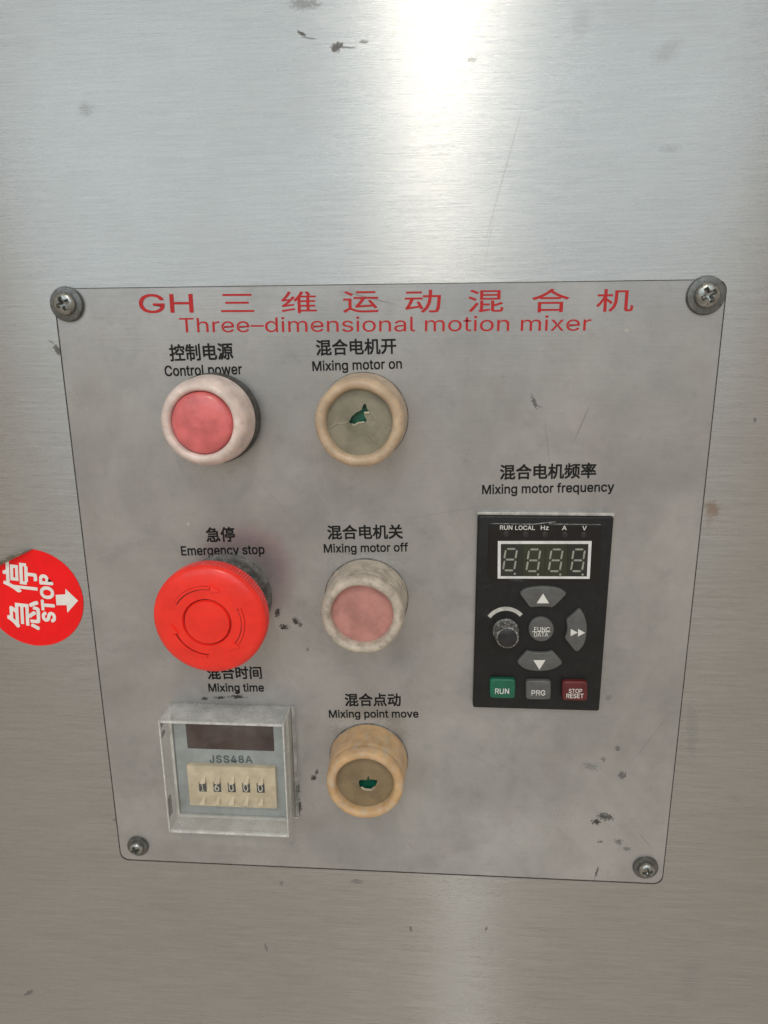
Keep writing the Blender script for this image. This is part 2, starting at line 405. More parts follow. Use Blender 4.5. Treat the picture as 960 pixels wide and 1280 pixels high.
# ------------------------------------------------------------------ push buttons in rubber boots
X1, X2 = -.0566, -.0056
Z1, Z2, Z3 = .0702, .0045, -.0618
def rubber(name, col, dirt, amt, sss=.25, rough=.5):
    return plain(name, col, rough, 0, .10, 160, dirt=dirt, dirt_amt=amt, bump=.00012, bscale=620, sss=sss)
BOOT = [(15.0, 0), (15.1, .5), (15.05, 1.6), (14.85, 4), (14.6, 8), (14.45, 11), (14.4, 12.6), (14.25, 12.9), (14.25, 13.3), (14.4, 13.7), (14.35, 15), (14.05, 16.2),
        (13.5, 17.0), (12.8, 17.4), (12.1, 17.45), (11.5, 17.2), (11.0, 16.6), (10.75, 15.8), (10.65, 14.6), (10.6, 13.9)]
def boot(t_, cx, cz, mat, prof=BOOT, seed=0, wob=.25, tilt=(0, 0)):
    mk('collar', lathe([(0, 0), (15.35, 0), (15.35, .4), (15.1, .8), (0, .8)], cx, cz, 64), M_COLLARD, t_, 35)
    return mk('rubber_boot', lathe([(r, d + .8 if d == 0 else d) for k, (r, d) in enumerate(prof)], cx, cz, 96, 0, wob=wob, seed=seed, tilt=tilt), mat, t_, 50)
M_COLLARD = plain('dusty_collar', (.11, .105, .10), .65, 0, .2, 300, dirt=(.36, .34, .31), dirt_amt=.6)
M_DARKRUBBER = plain('dark_grimy_rubber', (.07, .068, .065), .6, 0, .2, 300, dirt=(.28, .26, .24), dirt_amt=.35, bump=.00005)
def disc_with_hole(cx, cz, r, hole, d, bulge=0.0, wob=.12):
    """torn membrane: triangulated disc around an irregular hole, edges curled a little"""
    bm = bmesh.new(); n = 72
    outer = [(cx + r * math.cos(2 * math.pi * i / n), cz + r * math.sin(2 * math.pi * i / n)) for i in range(n)]
    loops = [outer] + ([hole] if hole else [])
    es = []
    for lp in loops:
        vs = [bm.verts.new((x, -d, z)) for x, z in lp]
        es += [bm.edges.new((vs[i], vs[(i + 1) % len(vs)])) for i in range(len(vs))]
    bmesh.ops.triangle_fill(bm, use_beauty=True, edges=es)
    bmesh.ops.recalc_face_normals(bm, faces=bm.faces)
    bmesh.ops.subdivide_edges(bm, edges=[e for e in bm.edges if len(e.link_faces) == 2], cuts=3)
    bmesh.ops.triangulate(bm, faces=bm.faces)
    for v in bm.verts:
        q = math.hypot(v.co.x - cx, v.co.z - cz) / r
        s = wob * noise.noise((v.co.x * 260, v.co.z * 260, cx * 50)) * .001
        if hole:
            dm = min(math.hypot(v.co.x - x, v.co.z - z) for x, z in hole)
            s += .0005 * math.exp(-dm / .0012) * (1 if v.co.z < cz else -.4)
        v.co.y -= (bulge * .001 * (1 - q * q) + s) * (1 if q < .995 else 0)
    bm.normal_update()
    if sum(f.normal.y for f in bm.faces) > 0: bmesh.ops.reverse_faces(bm, faces=bm.faces)
    return bm
def crease(pts, d, wdt=.00022, h=.00018):
    bm = bmesh.new(); prev = None; n = len(pts)
    for i, (x, z) in enumerate(pts):
        a = pts[max(0, i - 1)]; b = pts[min(n - 1, i + 1)]
        u = Vector((b[0] - a[0], b[1] - a[1])).normalized(); q = (-u.y * wdt, u.x * wdt); k = .25 if i in (0, n - 1) else 1
        cur = [bm.verts.new((x + q[0] * k, -d + .0003, z + q[1] * k)), bm.verts.new((x, -d - h * k, z)), bm.verts.new((x - q[0] * k, -d + .0003, z - q[1] * k))]
        if prev:
            bm.faces.new((prev[0], prev[1], cur[1], cur[0])); bm.faces.new((prev[1], prev[2], cur[2], cur[1]))
        prev = cur
    bmesh.ops.recalc_face_normals(bm, faces=bm.faces); return bm
def jag(pts, k=4, amp=.00012):
    out = []
    for a, b in zip(pts, pts[1:] + pts[:1]):
        for i in range(k):
            f = i / k; j = amp if i else 0
            out.append((a[0] + (b[0] - a[0]) * f + random.uniform(-j, j), a[1] + (b[1] - a[1]) * f + random.uniform(-j, j)))
    return out
def open_jag(pts, k=5, amp=.0001):
    q = jag(pts, k, amp); return q[:(len(pts) - 1) * k + 1]
GRP = 'rubber-booted push buttons on the control plate'

# control power: pink dome in a pale translucent boot
b1 = thing('push_button', 'push button with glossy pink dome in a pale smooth boot, under Control power', 'push button', (X1, 0, Z1), GRP)
m_pb = rubber('pale_pink_boot', (.76, .64, .60), (.52, .44, .41), .40, .35, .4)
mk('base_ring', lathe([(15.3, 0), (15.4, .6), (15.3, 5.4), (14.9, 6.0), (0, 6.0)], X1, Z1, 72), M_DARKRUBBER, b1, 35)
boot(b1, X1, Z1, m_pb, [(14.8, 5.9), (14.95, 6.3), (14.85, 7), (14.8, 8), (14.7, 10), (14.55, 12.5), (14.2, 14.6), (13.7, 16), (13.0, 17.0), (12.2, 17.6), (11.4, 17.7), (10.8, 17.4), (10.4, 16.6), (10.25, 15.6), (10.2, 14.9)], seed=1, wob=.12)
m_pink = rubber('pink_dome', (.70, .165, .17), (.76, .36, .35), .10, .2, .33)
dm = mk('dome', lathe([(10.3, 14.8), (10.2, 15.6), (9.9, 16.6), (9.3, 17.2), (8.2, 17.7), (6.5, 18.1), (4, 18.35), (2, 18.45), (0, 18.5)], X1, Z1, 72, wob=.08, seed=2), m_pink, b1, 50)
mk('nick', crease(open_jag(pxs([(293, 418), (303, 424), (312, 432)], .0176, 5.65, 180, 455), 3, .00008), .01822, .00022, .0002), rubber('pale_nick', (.80, .45, .42), (.6, .4, .4), .1), dm, 60)

# mixing motor on: torn membrane over green
M_GREEN = plain('green_actuator', (.008, .13, .075), .4, 0, .15, 250, dirt=(.02, .05, .035), dirt_amt=.3)
b2 = thing('push_button', 'cream-rimmed push button with large tear showing green, under Mixing motor on', 'push button', (X2, 0, Z1), GRP)
m_cr = rubber('cream_boot', (.56, .43, .30), (.40, .32, .25), .5, .3, .42)
boot(b2, X2, Z1, m_cr, seed=3, wob=.22)
DM = .0143
off = lambda lst: pxs(lst, DM, 6.4, 375, 455)
h1 = jag(off([(390, 465), (410, 425), (455, 385), (495, 365), (500, 340), (518, 315), (530, 330), (535, 360), (560, 385), (515, 385), (512, 405), (535, 450), (525, 465), (470, 468), (430, 495), (415, 475)]), 3, .00007)
m_mem = rubber('olive_membrane', (.25, .23, .17), (.31, .20, .16), .22, .15, .5)
me_ = mk('membrane', disc_with_hole(X2, Z1, .0107, h1, DM, .2), m_mem, b2, 60)
m_cre = rubber('membrane_crease', (.47, .43, .33), (.3, .27, .2), .2, .1)
for ln in ([(560, 385), (600, 430), (650, 475), (690, 515)], [(300, 478), (280, 482), (235, 515)], [(390, 465), (340, 480), (300, 478)], [(490, 575), (520, 548), (560, 575), (630, 640)], [(535, 465), (540, 510), (525, 545)]):
    mk('crease', crease(open_jag(off(ln)), DM + .0001, .0003, .0004), m_cre, me_, 60)
for ln in ([(415, 478), (432, 497), (470, 472), (522, 468)], [(512, 388), (535, 392), (560, 388)]):
    mk('torn_edge', crease(open_jag(off(ln), 4, .00006), DM + .0004, .0004, .00045), rubber('torn_edge', (.60, .55, .42), (.4, .36, .28), .2), me_, 60)
mk('actuator', lathe([(10.4, 9.5), (10.4, 11.2), (9.8, 11.8), (0, 12.0)], X2, Z1, 48), M_GREEN, b2, 40)

# mixing motor off: pink membrane, greyed boot
b3 = thing('push_button', 'dusty grey push button with flat faded pink membrane, under Mixing motor off', 'push button', (X2, 0, Z2), GRP)
m_gr = rubber('grey_boot', (.56, .50, .425), (.27, .24, .21), .62, .2, .5)
boot(b3, X2, Z2, m_gr, seed=5, wob=.25)
m_pk = rubber('faded_pink_membrane', (.51, .235, .21), (.56, .32, .28), .2, .2, .45)
me_ = mk('membrane', disc_with_hole(X2, Z2, .0107, None, .0143, .35, .1), m_pk, b3, 60)
mk('scratch', crease(open_jag(pxs([(250, 420), (262, 412), (278, 414)], .0146, 3.2, 370, 640), 4, .00006), .0147, .00016, .00018), rubber('scratch_pale', (.74, .50, .46), (.5, .3, .3), .1), me_, 60)

# mixing point move: yellowed boot, small hole
b4 = thing('push_button', 'yellowed push button with small green hole in tan membrane, under Mixing point move', 'push button', (X2, 0, Z3), GRP)
m_yl = rubber('yellowed_boot', (.60, .40, .215), (.52, .46, .375), .55, .3, .42)
boot(b4, X2, Z3, m_yl, seed=8, wob=.22)
off4 = lambda lst: pxs(lst, DM, 6, 380, 890)
h4 = jag(off4([(412, 515), (430, 508), (470, 510), (483, 475), (490, 505), (552, 513), (535, 550), (500, 578), (440, 570), (420, 555)]), 3, .00007)
m_tan = rubber('tan_membrane', (.235, .175, .10), (.17, .14, .095), .2, .15, .5)
me_ = mk('membrane', disc_with_hole(X2, Z3, .0107, h4, DM, .2), m_tan, b4, 60)
mk('torn_edge', crease(open_jag(off4([(425, 560), (460, 578), (505, 582), (540, 555)]), 4, .00006), DM + .0004, .0004, .00045), rubber('torn_edge_tan', (.60, .52, .40), (.4, .36, .28), .2), me_, 60)
mk('actuator', lathe([(10.4, 9.5), (10.4, 11.2), (9.8, 11.8), (0, 12.0)], X2, Z3, 48), M_GREEN, b4, 40)

# ------------------------------------------------------------------ emergency stop
es = thing('emergency_stop_button', 'large red mushroom emergency stop button with twist arrows and knurled rim', 'emergency stop', (X1, 0, Z2))
M_RED = plain('red_plastic', (.93, .030, .017), .34, 0, .05, 120, dirt=(.80, .06, .04), dirt_amt=.1, bump=.00002, bscale=900, spec=.5)
M_COLLAR = plain('grey_collar', (.095, .095, .092), .5, 0, .2, 260, dirt=(.27, .26, .25), dirt_amt=.5, bump=.00005)
EX, EZ = X1 - .0001, Z2 + .0002
mk('collar', lathe([(0, 0), (16.2, 0), (16.2, .8), (15.6, 1.4), (14.6, 1.6), (14.2, 3), (13.4, 9), (12.8, 14.5), (12.2, 17), (0, 17)], EX, EZ, 80), M_COLLAR, es, 40)
head = mk('mushroom_head', lathe([(0, 15.8), (12, 15.8), (17.6, 16.2), (18.6, 16.6), (19.3, 17.4), (19.45, 18.4), (19.45, 21.6), (19.3, 22.6), (18.8, 23.5), (18.0, 24.1), (16.5, 24.6), (13.5, 25.1), (10, 25.4), (8.4, 25.5), (8.25, 24.9), (7.95, 24.6), (7.65, 24.9), (7.5, 25.6), (4, 25.7), (0, 25.75)],
          EX, EZ, 240, knurl=((4, 5, 6), .34)), M_RED, es, 28)
def groove(a0, a1, r0, r1, up):
    bm = bmesh.new(); prev = None
    hgt = lambda q: 25.75 - .0042 * q * q
    for i in range(25):
        a = R(a0 + (a1 - a0) * i / 24)
        cur = [bm.verts.new((EX + q * math.cos(a) / 1000, -(hgt(q) + up) / 1000, EZ + q * math.sin(a) / 1000)) for q in (r0, r1)]
        if prev: bm.faces.new((prev[0], prev[1], cur[1], cur[0]))
        prev = cur
    bmesh.ops.recalc_face_normals(bm, faces=bm.faces); return bm
M_GRV = plain('groove_shade_and_grime', (.20, .012, .010), .6, 0, .3, 500)  # dark red painted in for shade beside arrows and ring, plus some grime
def arc_arrow(a0, a1, r=12.3, hw=.5):
    """embossed twist arrow from angle a0 clockwise to a1, following the head's crown"""
    hgt = lambda q: 25.75 - .0042 * q * q
    bm = bmesh.new(); n = 18; prev = None
    for i in range(n + 1):
        a = R(a0 + (a1 - a0) * i / n); cur = []
        for q, up in ((r - hw, -.3), (r - hw * .85, .55), (r + hw * .85, .55), (r + hw, -.3)):
            cur.append(bm.verts.new((EX + q * math.cos(a) / 1000, -(hgt(q) + up) / 1000, EZ + q * math.sin(a) / 1000)))
        if prev:
            for k in range(3): bm.faces.new((prev[k], prev[k + 1], cur[k + 1], cur[k]))
        else: bm.faces.new(cur)
        prev = cur
    a = R(a1); tp = R(a1 - 19)
    tri = [(r - 1.7, a), (r, tp), (r + 1.7, a)]
    lo = [bm.verts.new((EX + q * math.cos(b) / 1000, -(hgt(q) - .25) / 1000, EZ + q * math.sin(b) / 1000)) for q, b in tri]
    cxm = sum(v.co.x for v in lo) / 3; czm = sum(v.co.z for v in lo) / 3
    hi = [bm.verts.new((v.co.x + (cxm - v.co.x) * .2, v.co.y - .0008, v.co.z + (czm - v.co.z) * .2)) for v in lo]
    bm.faces.new(hi)
    for k in range(3): bm.faces.new((lo[k], lo[(k + 1) % 3], hi[(k + 1) % 3], hi[k]))
    bmesh.ops.recalc_face_normals(bm, faces=bm.faces)
    return bm
for a0, a1 in ((146, 82), (23, -38), (-94, -158)):
    mk('twist_arrow', arc_arrow(a0, a1), M_RED, head, 25)
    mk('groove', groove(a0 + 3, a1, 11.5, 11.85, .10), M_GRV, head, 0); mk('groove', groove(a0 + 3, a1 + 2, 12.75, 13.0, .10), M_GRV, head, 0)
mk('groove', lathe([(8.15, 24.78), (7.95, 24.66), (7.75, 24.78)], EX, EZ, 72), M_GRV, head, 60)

# ------------------------------------------------------------------ timer under a clear cover
tx0, tx1 = -.0822, -.0352
tz0, tz1 = -.0885, -.0398
tm = thing('timer', 'small grey digital timer with cream thumbwheels under a dusty clear hinged cover', 'timer', ((tx0 + tx1) / 2, 0, tz0))
M_TCASE = plain('grey_blue_timer_face', (.31, .345, .35), .5, 0, .07, 200, dirt=(.25, .26, .25), dirt_amt=.2, bump=.00002)
M_TWIN = plain('dark_red_window', (.045, .016, .012), .45, 0, .12, 150, spec=.2)
M_CREAM = plain('cream_plastic', (.62, .53, .37), .45, 0, .08, 180, dirt=(.40, .31, .20), dirt_amt=.22, bump=.00002)
FD = .0045
fx0, fx1, fz1, fz0 = P(216, 910, FD).x, P(357, 910, FD).x, tz1 - .0018, P(290, 1019, FD).z
body = mk('case', prism(rrect(fx0, fx1, fz0, fz1, .0012), 0, FD, .0005), M_TCASE, tm)
rim = bmesh.new()
for a in ((fx0 - .0012, fx0 - .0002, fz0 - .0012, fz1), (fx1 + .0002, fx1 + .0012, fz0 - .0012, fz1), (fx0 - .0002, fx1 + .0002, fz0 - .0012, fz0 - .0002)):
    boxbm(a[0], a[1], 0, FD + .0006, a[2], a[3], bm=rim)
mk('rim', rim, plain('pale_rim', (.62, .62, .59), .4, 0, .08), tm)
q0, q1 = P(232, 903, FD), P(343, 938.5, FD)
win = mk('display_window', prism(rrect(q0.x, q1.x, q1.z, min(q0.z, fz1 - .0012), .0004), FD, FD + .0003, .0001), M_TWIN, tm)
lettering('model_lettering', [('JSS48A', (262.5, 952.8), (315.5, 953.2), (262.5, 944.2), dict(spacing=1.12, off=.024))], M_BLUEINK, body, FD, eps=.00012)
c0, c1 = P(233, 956.5, FD + .002), P(346.5, 1011, FD + .002)
wheel = mk('thumbwheel_block', boxbm(c0.x, c1.x, FD - .0005, FD + .0022, c1.z, c0.z, .0004), M_CREAM, tm)
M_DIG = plain('wheel_black', (.03, .03, .028), .5, 0, .2)
M_DIGW = plain('wheel_numeral', (.62, .60, .53), .5, 0, .1)
for i, ch in enumerate('16000'):
    pxc = 253.5 + i * 18.1; D2 = FD + .0022; pyc = 983.5 + i * .35
    a, b = P(pxc - 5.2, pyc - 6, D2), P(pxc + 5.2, pyc + 6, D2)
    mk('numeral_window', prism(rrect(a.x, b.x, b.z, a.z, .0002), D2 - .0004, D2 + .00008), M_DIG, wheel)
    lettering('numeral', [(ch, (pxc - (1.2 if ch == '1' else 2.9), pyc + 4.6), (pxc + (1.8 if ch == '1' else 2.9), pyc + 4.6), (pxc, pyc - 4.6), dict(ink=True, off=.01))], M_DIGW, wheel, D2, eps=.00016)
    for dy, nm in ((-6.5, 1), (19.5, -1)):
        a, b = P(pxc - 3.2, pyc + dy, D2), P(pxc + 3.4, pyc + dy - 8.5, D2)
        bm = bmesh.new()         # little wedge-shaped push tab
        lo = [bm.verts.new(v) for v in ((a.x, -D2 + .0002, a.z), (b.x, -D2 + .0002, a.z), (b.x, -D2 + .0002, b.z), (a.x + (b.x - a.x) * .7, -D2 + .0002, b.z))]
        hi = [bm.verts.new(v) for v in ((a.x + .0001, -D2 - .0016, a.z + .0002), (b.x - .0001, -D2 - .0016, a.z + .0002))]
        bm.faces.new(lo[::-1]); bm.faces.new((lo[0], lo[1], hi[1], hi[0])); bm.faces.new((lo[1], lo[2], hi[1])); bm.faces.new((lo[0], hi[0], lo[3])); bm.faces.new((hi[0], hi[1], lo[2], lo[3]))
        bmesh.ops.recalc_face_normals(bm, faces=bm.faces)
        mk('push_tab', bm, M_CREAM, wheel, 20)
def clear(name, lo, hi, col=(.62, .63, .62), rough=.22, nscale=70):
    t = NT(name); n = t.noise(nscale, 7, .7); n2 = t.noise(1, 4, .6, vec=(60, 60, 500))
    t.link(t.mix(t.ramp(n.outputs[0], .3, .7), tuple(x * .82 for x in col), col), t.b.inputs['Base Color']); t.set(Roughness=rough)
    tr = t.n.new('ShaderNodeBsdfTransparent'); mx = t.n.new('ShaderNodeMixShader')
    fr = t.n.new('ShaderNodeLayerWeight'); fr.inputs[0].default_value = .5
    f = t.math('ADD', t.ramp(n.outputs[0], .3, .75, lo, hi), t.math('ADD', t.math('MULTIPLY', t.math('POWER', fr.outputs['Facing'], 4.0), .5), .03), True)
    f = t.math('ADD', f, t.ramp(n2.outputs[0], .55, .8, 0, .08), True)
    t.link(f, mx.inputs[0]); t.link(tr.outputs[0], mx.inputs[1]); t.link(t.b.outputs[0], mx.inputs[2]); t.link(mx.outputs[0], t.out.inputs[0])
    return t.m
M_CLR = clear('clear_plastic', .0, .05); M_CLR2 = clear('dusty_clear_plastic', .12, .48, (.78, .79, .78), .2, 110); M_CLR3 = clear('clear_plastic_edge', .35, .75, (.85, .86, .85), .15, 260)
CD = .0135; g = .0009
cov = mk('clear_cover', boxbm(tx0 + .0008, tx1 - .0008, CD - g, CD, tz0 + .0022, tz1 - .0012, .0002), M_CLR, tm)     # front pane
mk('top_wall', boxbm(tx0, tx1, 0, CD - .0002, tz1 - .0011, tz1, .0003), M_CLR2, cov)
mk('bottom_wall', boxbm(tx0 + .0002, tx1 - .0002, 0, CD - .0002, tz0, tz0 + .0021, .0005), M_CLR2, cov)
mk('side_wall', boxbm(tx0, tx0 + .0008, 0, CD - .0004, tz0 + .0022, tz1 - .0012, .0002), M_CLR, cov)
mk('side_wall', boxbm(tx1 - .0008, tx1, 0, CD - .0004, tz0 + .0022, tz1 - .0012, .0002), clear('smudged_clear_plastic', .2, .45), cov)
for xa in (tx0 - .0002, tx1 - .0008):
    mk('edge_bead', boxbm(xa + .0001, xa + .0007, CD - .0008, CD + .0002, tz0 + .0005, tz1, .0003), M_CLR3, cov)
for za in (tz0 + .0006, tz1 - .0010):
    mk('edge_bead', boxbm(tx0 + .0008, tx1 - .0008, CD - .0008, CD + .0002, za, za + .0008, .0002), M_CLR3, cov)
mk('flange', boxbm(tx0 - .0010, tx1 + .0010, 0, .0012, tz0 - .0012, tz0 - .0001, .0003), M_CLR2, tm)
for xa, xb in ((tx0 - .0012, tx0 - .0001), (tx1 + .0001, tx1 + .0014)):
    mk('flange', boxbm(xa, xb, 0, .0010, tz0, tz1, .0003), M_CLR2, tm)
M_TAB = plain('grimy_tab', (.12, .12, .115), .5, 0, .2, 400, dirt=(.4, .4, .38), dirt_amt=.3)
for zc, hh in ((-.0435, .0010), (-.0480, .0008), (-.0795, .0042)):
    mk('latch', boxbm(tx0 - .0010, tx0 - .0003, CD - .006, CD - .002, zc - hh, zc + hh, .0003), M_TAB, tm)

# ------------------------------------------------------------------ frequency keypad
KD = .0026
k0, k1 = P(600, 644, KD), P(750.5, 888, KD)
kx0, kx1, kz0, kz1 = P(594.5, 760, KD).x, P(759, 760, KD).x, P(672, 887, KD).z, P(683, 645.5, KD).z
kp = thing('keypad', 'black motor frequency keypad with four-digit display, grey keys and small knob', 'keypad', ((kx0 + kx1) / 2, 0, kz0))
M_KBODY = plain('black_keypad_plastic', (.010, .011, .0125), .42, 0, .12, 160, dirt=(.035, .035, .035), dirt_amt=.18, bump=.00003, bscale=2500, spec=.35)
M_KWIN = plain('gloss_black_window', (.004, .0045, .006), .12, 0, .1, 120)
M_KEY = plain('grey_key', (.10, .104, .105), .42, 0, .08, 260, dirt=(.2, .2, .19), dirt_amt=.15, bump=.00002)
mk('body', prism(rrect(kx0, kx1, kz0, kz1, .0008), 0, KD, .0006, 3), M_KBODY, kp)
mk('top_strip', boxbm(kx0 - .0003, kx1 + .0003, 0, .0019, kz1 + .0001, kz1 + .0011, .0002), plain('pale_top_strip', (.52, .51, .49), .35, .3, .12, 300, dirt=(.2, .19, .18), dirt_amt=.3), kp)  # thin pale strip along the keypad's top edge
wpts = [xz(P(611, 655, KD)), xz(P(752, 656, KD)), xz(P(749.5, 720, KD)), xz(P(745, 727, KD)), xz(P(616, 726, KD)), xz(P(609.5, 719, KD))]
dw = mk('display_window', prism(wpts, KD - .0003, KD + .0003, .0002), M_KWIN, kp)
lettering('indicator_lettering', [
    ('RUN', (625, 662), (640.3, 662), (625, 656.8)), ('LOCAL', (644, 662.2), (668.5, 662.2), (644, 657)),
    ('Hz', (676, 662.2), (685.5, 662.2), (676, 657)), ('A', (702.5, 662.4), (708.2, 662.4), (702.5, 657.2)), ('V', (727.8, 662.6), (733, 662.6), (727.8, 657.4))],
    M_WHITEINK, dw, KD + .0003, off=.012)
q = [P(x, y, KD) for x, y in ((612.5, 654.2), (667, 655.3), (684, 653.3), (694, 652.2), (686, 655), (750.5, 655.6))]
mk('edge_highlight_scratch', crease([xz(v) for v in q], KD + .0003, .00016, .0002), plain('highlight_and_scuff', (.42, .42, .42), .4, 0, .25, 600, dirt=(.08, .08, .08), dirt_amt=.3), dw, 40)  # pale colour paints the edge highlight, with a scratch midway
M_LED = plain('unlit_indicator', (.022, .02, .022), .3, 0, .1)
for pxc, pyc in ((633, 667.5), (657, 668), (681, 668), (706, 668.5), (729.5, 668.5)):
    c = P(pxc, pyc, KD + .0003); mk('indicator_light', lathe([(1.0, 0), (1.0, .15), (.7, .25), (0, .28)], c.x, c.z, 20, KD + .0003), M_LED, dw, 40)
# white frame round the digits
fo = pxs([(133, 215), (835, 215), (820, 497), (131, 495)], KD, 6, 600, 640); fi = pxs([(155, 236), (811, 236), (799, 480), (153, 478)], KD, 6, 600, 640)
bm = bmesh.new(); e0 = KD + .00025; e1 = KD + .0006
A = [[bm.verts.new((x, -e, z)) for x, z in L] for L in (fo, fi) for e in (e0, e1)]      # fo0 fo1 fi0 fi1
for i in range(4):
    j = (i + 1) % 4
    bm.faces.new((A[1][i], A[1][j], A[3][j], A[3][i])); bm.faces.new((A[0][i], A[0][j], A[1][j], A[1][i])); bm.faces.new((A[3][i], A[3][j], A[2][j], A[2][i]))
bmesh.ops.recalc_face_normals(bm, faces=bm.faces)
mk('white_frame', bm, plain('white_frame', (.70, .71, .72), .4, 0, .06, 300), dw)
M_LCD = plain('smoked_display', (.022, .026, .022), .22, 0, .15, 60); M_LCDO = plain('smoked_display_olive', (.030, .036, .022), .22, 0, .15, 60)
M_SEG = plain('unlit_segment', (.30, .32, .28), .4, 0, .1, 600)
xs = [(156, 320), (322, 486), (488, 655), (657, 808)]
for i, ((a, b), dcx, mm) in enumerate(zip(xs, (225, 400, 567, 734), (M_LCD, M_LCDO, M_LCDO, M_LCD))):
    e = KD + .00045
    cell = mk('digit_cell', prism(pxs([(a, 237), (b, 237), (b - 1, 478), (a - 1, 478)], KD, 6, 600, 640), KD + .00028, e), mm, dw)
    sk = -9; top, mid, bot = 276 + (4 if i else 0), 356 + (6 if i else 0), 437 + (6 if i else 0)
    l, r_ = dcx - 42, dcx + 42; t_ = 7
    segs = []
    for y, s_ in ((top, -sk), (mid, 0), (bot, sk)):
        segs.append([(l + s_ + 9, y), (l + s_ + 16, y - t_), (r_ + s_ - 16, y - t_), (r_ + s_ - 9, y), (r_ + s_ - 16, y + t_), (l + s_ + 16, y + t_)])
    for x in (l, r_):
        for y0, y1, s0, s1 in ((top, mid, -sk, 0), (mid, bot, 0, sk)):
            segs.append([(x + s0, y0 + 6), (x + s0 + t_, y0 + 14), (x + s1 + t_, y1 - 14), (x + s1, y1 - 6), (x + s1 - t_, y1 - 14), (x + s0 - t_, y0 + 14)])
    dx, dy = dcx + 35, bot + 26
    segs.append([(dx + 9 * math.cos(R(45 * k)), dy + 9 * math.sin(R(45 * k))) for k in range(8)])
    bm = bmesh.new()
    for sg in segs:
        f = bm.faces.new([bm.verts.new((x, -(e + .0001), z)) for x, z in pxs(sg, e, 6, 600, 640)])
    bm.normal_update()
    for f in bm.faces:
        if f.normal.y > 0: f.normal_flip()
    mk('digit_segments', bm, M_SEG, dw, 0)
def key(name, pts, mat, h=.0014, sm=2, bev=.0005, rnd=True):
    q = pxs(pts, KD + h, 6, 600, 720)
    if rnd: q = smooth_poly(q, sm, .18)
    # dark seat groove under the key
    k = mk(name, prism(q, KD - .0002, KD + h, bev, 3), mat, kp, 35)
    return k
def flat(name, pts, parent, d, mat=None):
    bm = bmesh.new(); f = bm.faces.new([bm.verts.new((x, -(d + .00008), z)) for x, z in pxs(pts, d, 6, 600, 720)])
    bm.normal_update()
    if f.normal.y > 0: f.normal_flip()
    return mk(name, bm, mat or M_WHITEINK, parent, 0)
h = KD + .0014
k = key('up_key', [(295, 130), (335, 98), (400, 84), (475, 79), (545, 84), (612, 98), (655, 133), (600, 190), (548, 240), (510, 235), (460, 231), (415, 235), (375, 240), (335, 185)], M_KEY)
flat('up_arrow', [(473, 130), (518, 204), (425, 204)], k, h)
k = key('shift_key', [(750, 243), (780, 285), (797, 335), (805, 395), (797, 470), (778, 525), (735, 572), (708, 562), (670, 512), (635, 470), (648, 440), (656, 405), (654, 370), (648, 330), (700, 285)], M_KEY)
flat('shift_arrow', [(680, 396), (733, 423), (680, 450)], k, h); flat('shift_arrow', [(735, 396), (788, 425), (735, 453)], k, h)
k = key('down_key', [(275, 650), (310, 608), (352, 563), (390, 572), (450, 577), (510, 574), (545, 563), (585, 605), (625, 655), (570, 695), (510, 712), (445, 718), (380, 712), (325, 696)], M_KEY)
flat('down_arrow', [(400, 630), (491, 630), (445, 702)], k, h)
k = key('function_key', [(460 + 96 * math.cos(R(15 * i)), 402 + 92 * math.sin(R(15 * i))) for i in range(24)], M_KEY, rnd=False)
lettering('lettering', [('FUNC', (667.6, 789), (687, 789), (667.6, 783.8)), ('DATA', (667.6, 795.6), (685, 795.6), (667.6, 790.6))], M_WHITEINK, k, h, off=.008)
flat('divider_line', [(390, 415), (527, 415), (527, 420), (390, 420)], k, h)
for nm, box, mt, tx in (('run_key', (74, 266, 774, 921), plain('green_key', (.006, .125, .072), .4, 0, .08, 260), [('RUN', (619, 867), (636.2, 867), (619, 860.6))]),
                        ('program_key', (344, 534, 786, 931), M_KEY, [('PRG', (664.4, 869), (681.4, 869), (664.4, 862.6))]),
                        ('stop_key', (617, 809, 791, 939), plain('dark_red_key', (.115, .014, .018), .42, 0, .1, 260), [('STOP', (711, 866), (727.4, 866), (711, 861)), ('RESET', (708, 872.4), (729.2, 872.4), (708, 867))])):
    a, b, c_, d_ = box; r_ = 14
    k = key(nm, [(a + r_, c_), (b - r_, c_ + 2), (b, c_ + r_), (b - 2, d_ - r_), (b - r_, d_), (a + r_, d_ - 2), (a, d_ - r_), (a, c_ + r_)], mt, h=.0018, sm=1, bev=.0006)
    lettering('lettering', tx, M_WHITEINK, k, KD + .0018, off=.012)
# little knob with a level arc printed round it
kc = P(632, 788, KD); n_ = 44
prof = [(4.6, 0), (4.6, .5), (4.35, .7), (4.2, 5.8), (3.9, 6.4), (3.4, 6.6), (3.2, 6.3), (0, 6.3)]
kn = mk('knob', lathe(prof, kc.x, kc.z, 36, KD, knurl=((2, 3), .45)), plain('knob_grey', (.10, .10, .10), .4, 0, .15, 400, dirt=(.52, .52, .50), dirt_amt=.6), kp, 20)
mk('knob_cap', lathe([(3.35, 6.2), (3.3, 6.9), (2.9, 7.15), (0, 7.2)], kc.x, kc.z, 32, KD), plain('knob_cap_dark', (.018, .019, .022), .38, 0, .2, 300), kn, 35)
out, inn = [], []
for i in range(15):
    a = R(143 - 100 * i / 14)
    out.append((194 + 172 * math.cos(a), 402 - 172 * math.sin(a))); inn.append((194 + 143 * math.cos(a), 402 - 143 * math.sin(a)))
flat('level_arc', out + inn[::-1], kp, KD, plain('grey_print', (.50, .50, .48), .5, 0, .12, 500, dirt=(.2, .2, .2), dirt_amt=.2))

